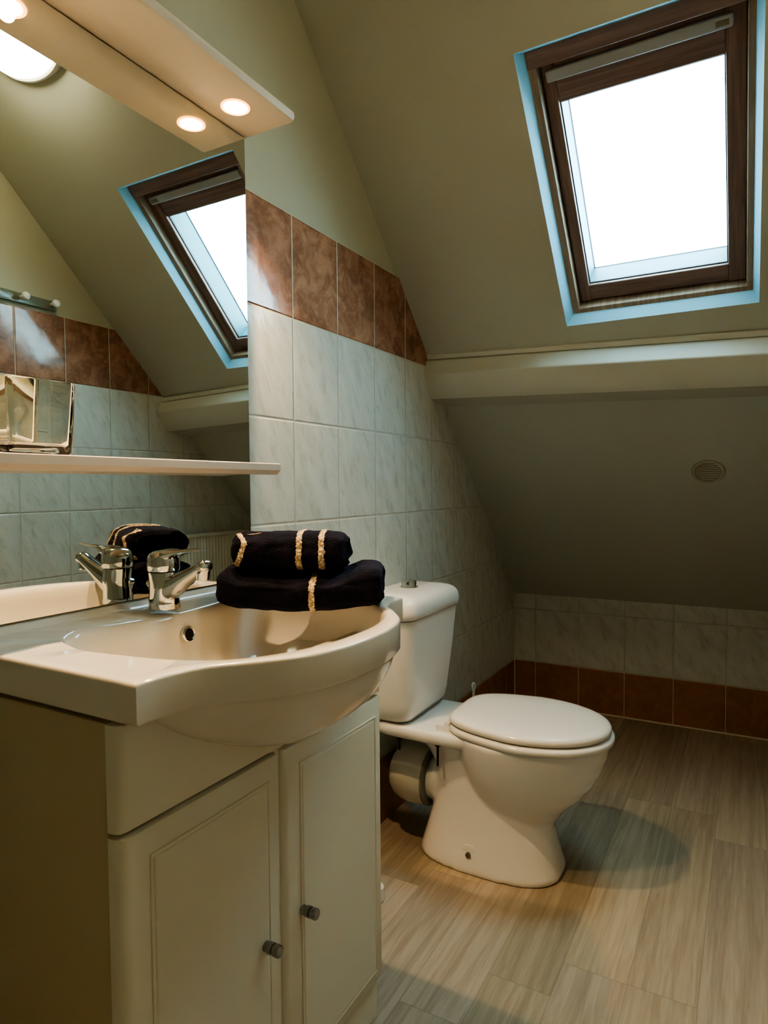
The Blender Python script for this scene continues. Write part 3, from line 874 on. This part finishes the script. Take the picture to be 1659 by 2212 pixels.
# ------------------------------------------------------------------ radiator and hook rail on the right wall
rad = empty('radiator', (W - .05, -.75, .22), 'cream panel radiator with thermostatic valve, seen reflected in the mirror', 'radiator')
bm = bmesh.new()
ry0, ry1, rz0, rz1 = -.985, -.46, .25, .815
n = 26; xs = []
for i in range(n * 4 + 1):
    y = ry0 + (ry1 - ry0) * i / (n * 4); xs.append((W - .085 + .006 * (.5 + .5 * math.cos(2 * PI * i / 4)), y))
front = [(x, y) for x, y in xs]
prof = front + [(W - .045, ry1), (W - .045, ry0)]
loft(bm, [[(x, y, z) for x, y in prof] for z in (rz0, rz1)])
link('panel', bm, M['radiator'], rad, smooth=False)
bm = bmesh.new(); box(bm, (W - .092, ry0 - .004, rz1 - .004), (W - .030, ry1 + .004, rz1 + .008)); link('top_grille', bm, M['radiator'], rad, smooth=False, bevel=.002)
for y in (ry0 + .03, ry1 - .03):
    bm = bmesh.new(); sweep(bm, [(W - .060, y, .0), (W - .060, y, rz0 + .01)], .008, n=14); link('feed_pipe', bm, M['radiator'], rad)
for y in (ry0 + .08, ry1 - .08):
    bm = bmesh.new(); box(bm, (W - .046, y - .015, rz0 + .03), (W - .001, y + .015, rz1 - .03)); link('bracket', bm, M['radiator'], rad, smooth=False)
bm = bmesh.new(); lathe(bm, [(.010, .035), (.013, .034), (.017, .028), (.021, .0), (.021, -.030), (.018, -.042), (.010, -.046)], (W - .062, ry0 - .050, .792), 'y', 20)
v = link('thermostat_head', bm, M['radiator'], rad)
bm = bmesh.new(); sweep(bm, [(W - .062, ry0 - .020, .792), (W - .062, ry0 + .01, .792)], .009, n=14)
link('valve_body', bm, M['brass'], rad)

hk = empty('hook_rail', (W, -1.62, 1.74), 'dark hook rail with round white knobs, seen reflected in the mirror', 'hook rail')
bm = bmesh.new(); box(bm, (W - .010, -1.86, 1.715), (W + .0065, -1.435, 1.752)); link('back_plate', bm, M['clear'], hk, smooth=False, bevel=.003)
for y in (-1.457, -1.575, -1.69, -1.81):
    bm = bmesh.new(); lathe(bm, [(.006, .0), (.006, -.018), (.012, -.022), (.015, -.030), (.012, -.037), (.004, -.040)], (W - .009, y, 1.7365), 'x', 20)
    link('knob', bm, M['knob'], hk)

# ------------------------------------------------------------------ light
w = bpy.data.worlds.new('overcast'); S.world = w; w.use_nodes = True
bg = w.node_tree.nodes['Background']; bg.inputs[0].default_value = (.50, .84, 1.0, 1); bg.inputs[1].default_value = 27

def area(name, loc, dirv, sx, sy, color, power, portal=False, shape='RECTANGLE', spread=None):
    L = bpy.data.lights.new(name, 'AREA'); L.shape = shape; L.size = sx; L.size_y = sy; L.color = color; L.energy = power
    o = bpy.data.objects.new(name, L); C.objects.link(o); o.location = loc
    d = Vector(dirv).normalized(); o.rotation_euler = d.to_track_quat('-Z', 'Y').to_euler()
    if portal: L.cycles.is_portal = True
    if spread: L.spread = spread
    return o
nin = Vector((0, -SL / K, -1 / K))
area('window_portal', slope_pt((X0 + X1) / 2, (S0 + S1) / 2 - .02, .17), nin, .70, .50, (1, 1, 1), 1, portal=True)

for y in (-2.046, -2.420):
    L = bpy.data.lights.new('halogen_light', 'SPOT'); L.energy = 24; L.color = (1., .68, .38); L.spot_size = math.radians(120); L.spot_blend = .8; L.shadow_soft_size = .012
    o = bpy.data.objects.new('halogen_light', L); C.objects.link(o); o.location = (.113, y, MZ1 - .012)
    o.rotation_euler = (0, 0, 0)

# ------------------------------------------------------------------ camera
cam = bpy.data.cameras.new('camera'); co = bpy.data.objects.new('camera', cam); C.objects.link(co); S.camera = co
yaw, pit, rol = -.5104342395202258, -.03963972222260417, -.00830491793879706
f = Vector((math.sin(yaw) * math.cos(pit), math.cos(yaw) * math.cos(pit), math.sin(pit)))
Rv = Vector((math.cos(yaw), -math.sin(yaw), 0)); Uv = Rv.cross(f)
R2 = Rv * math.cos(rol) + Uv * math.sin(rol); U2 = -Rv * math.sin(rol) + Uv * math.cos(rol)
mt = Matrix((R2, U2, -f)).transposed().to_4x4(); mt.translation = Vector((.9841, -3.0317, 1.0416))
co.matrix_world = mt
cam.sensor_fit = 'HORIZONTAL'; cam.sensor_width = 36; cam.lens = 1415.285 * 36 / 1659
cam.clip_start = .02

S.view_settings.view_transform = 'AgX'
S.view_settings.look = 'AgX - High Contrast'
S.view_settings.exposure = .35
S.cycles.max_bounces = 12
S.cycles.sample_clamp_indirect = 6
S.cycles.caustics_reflective = True
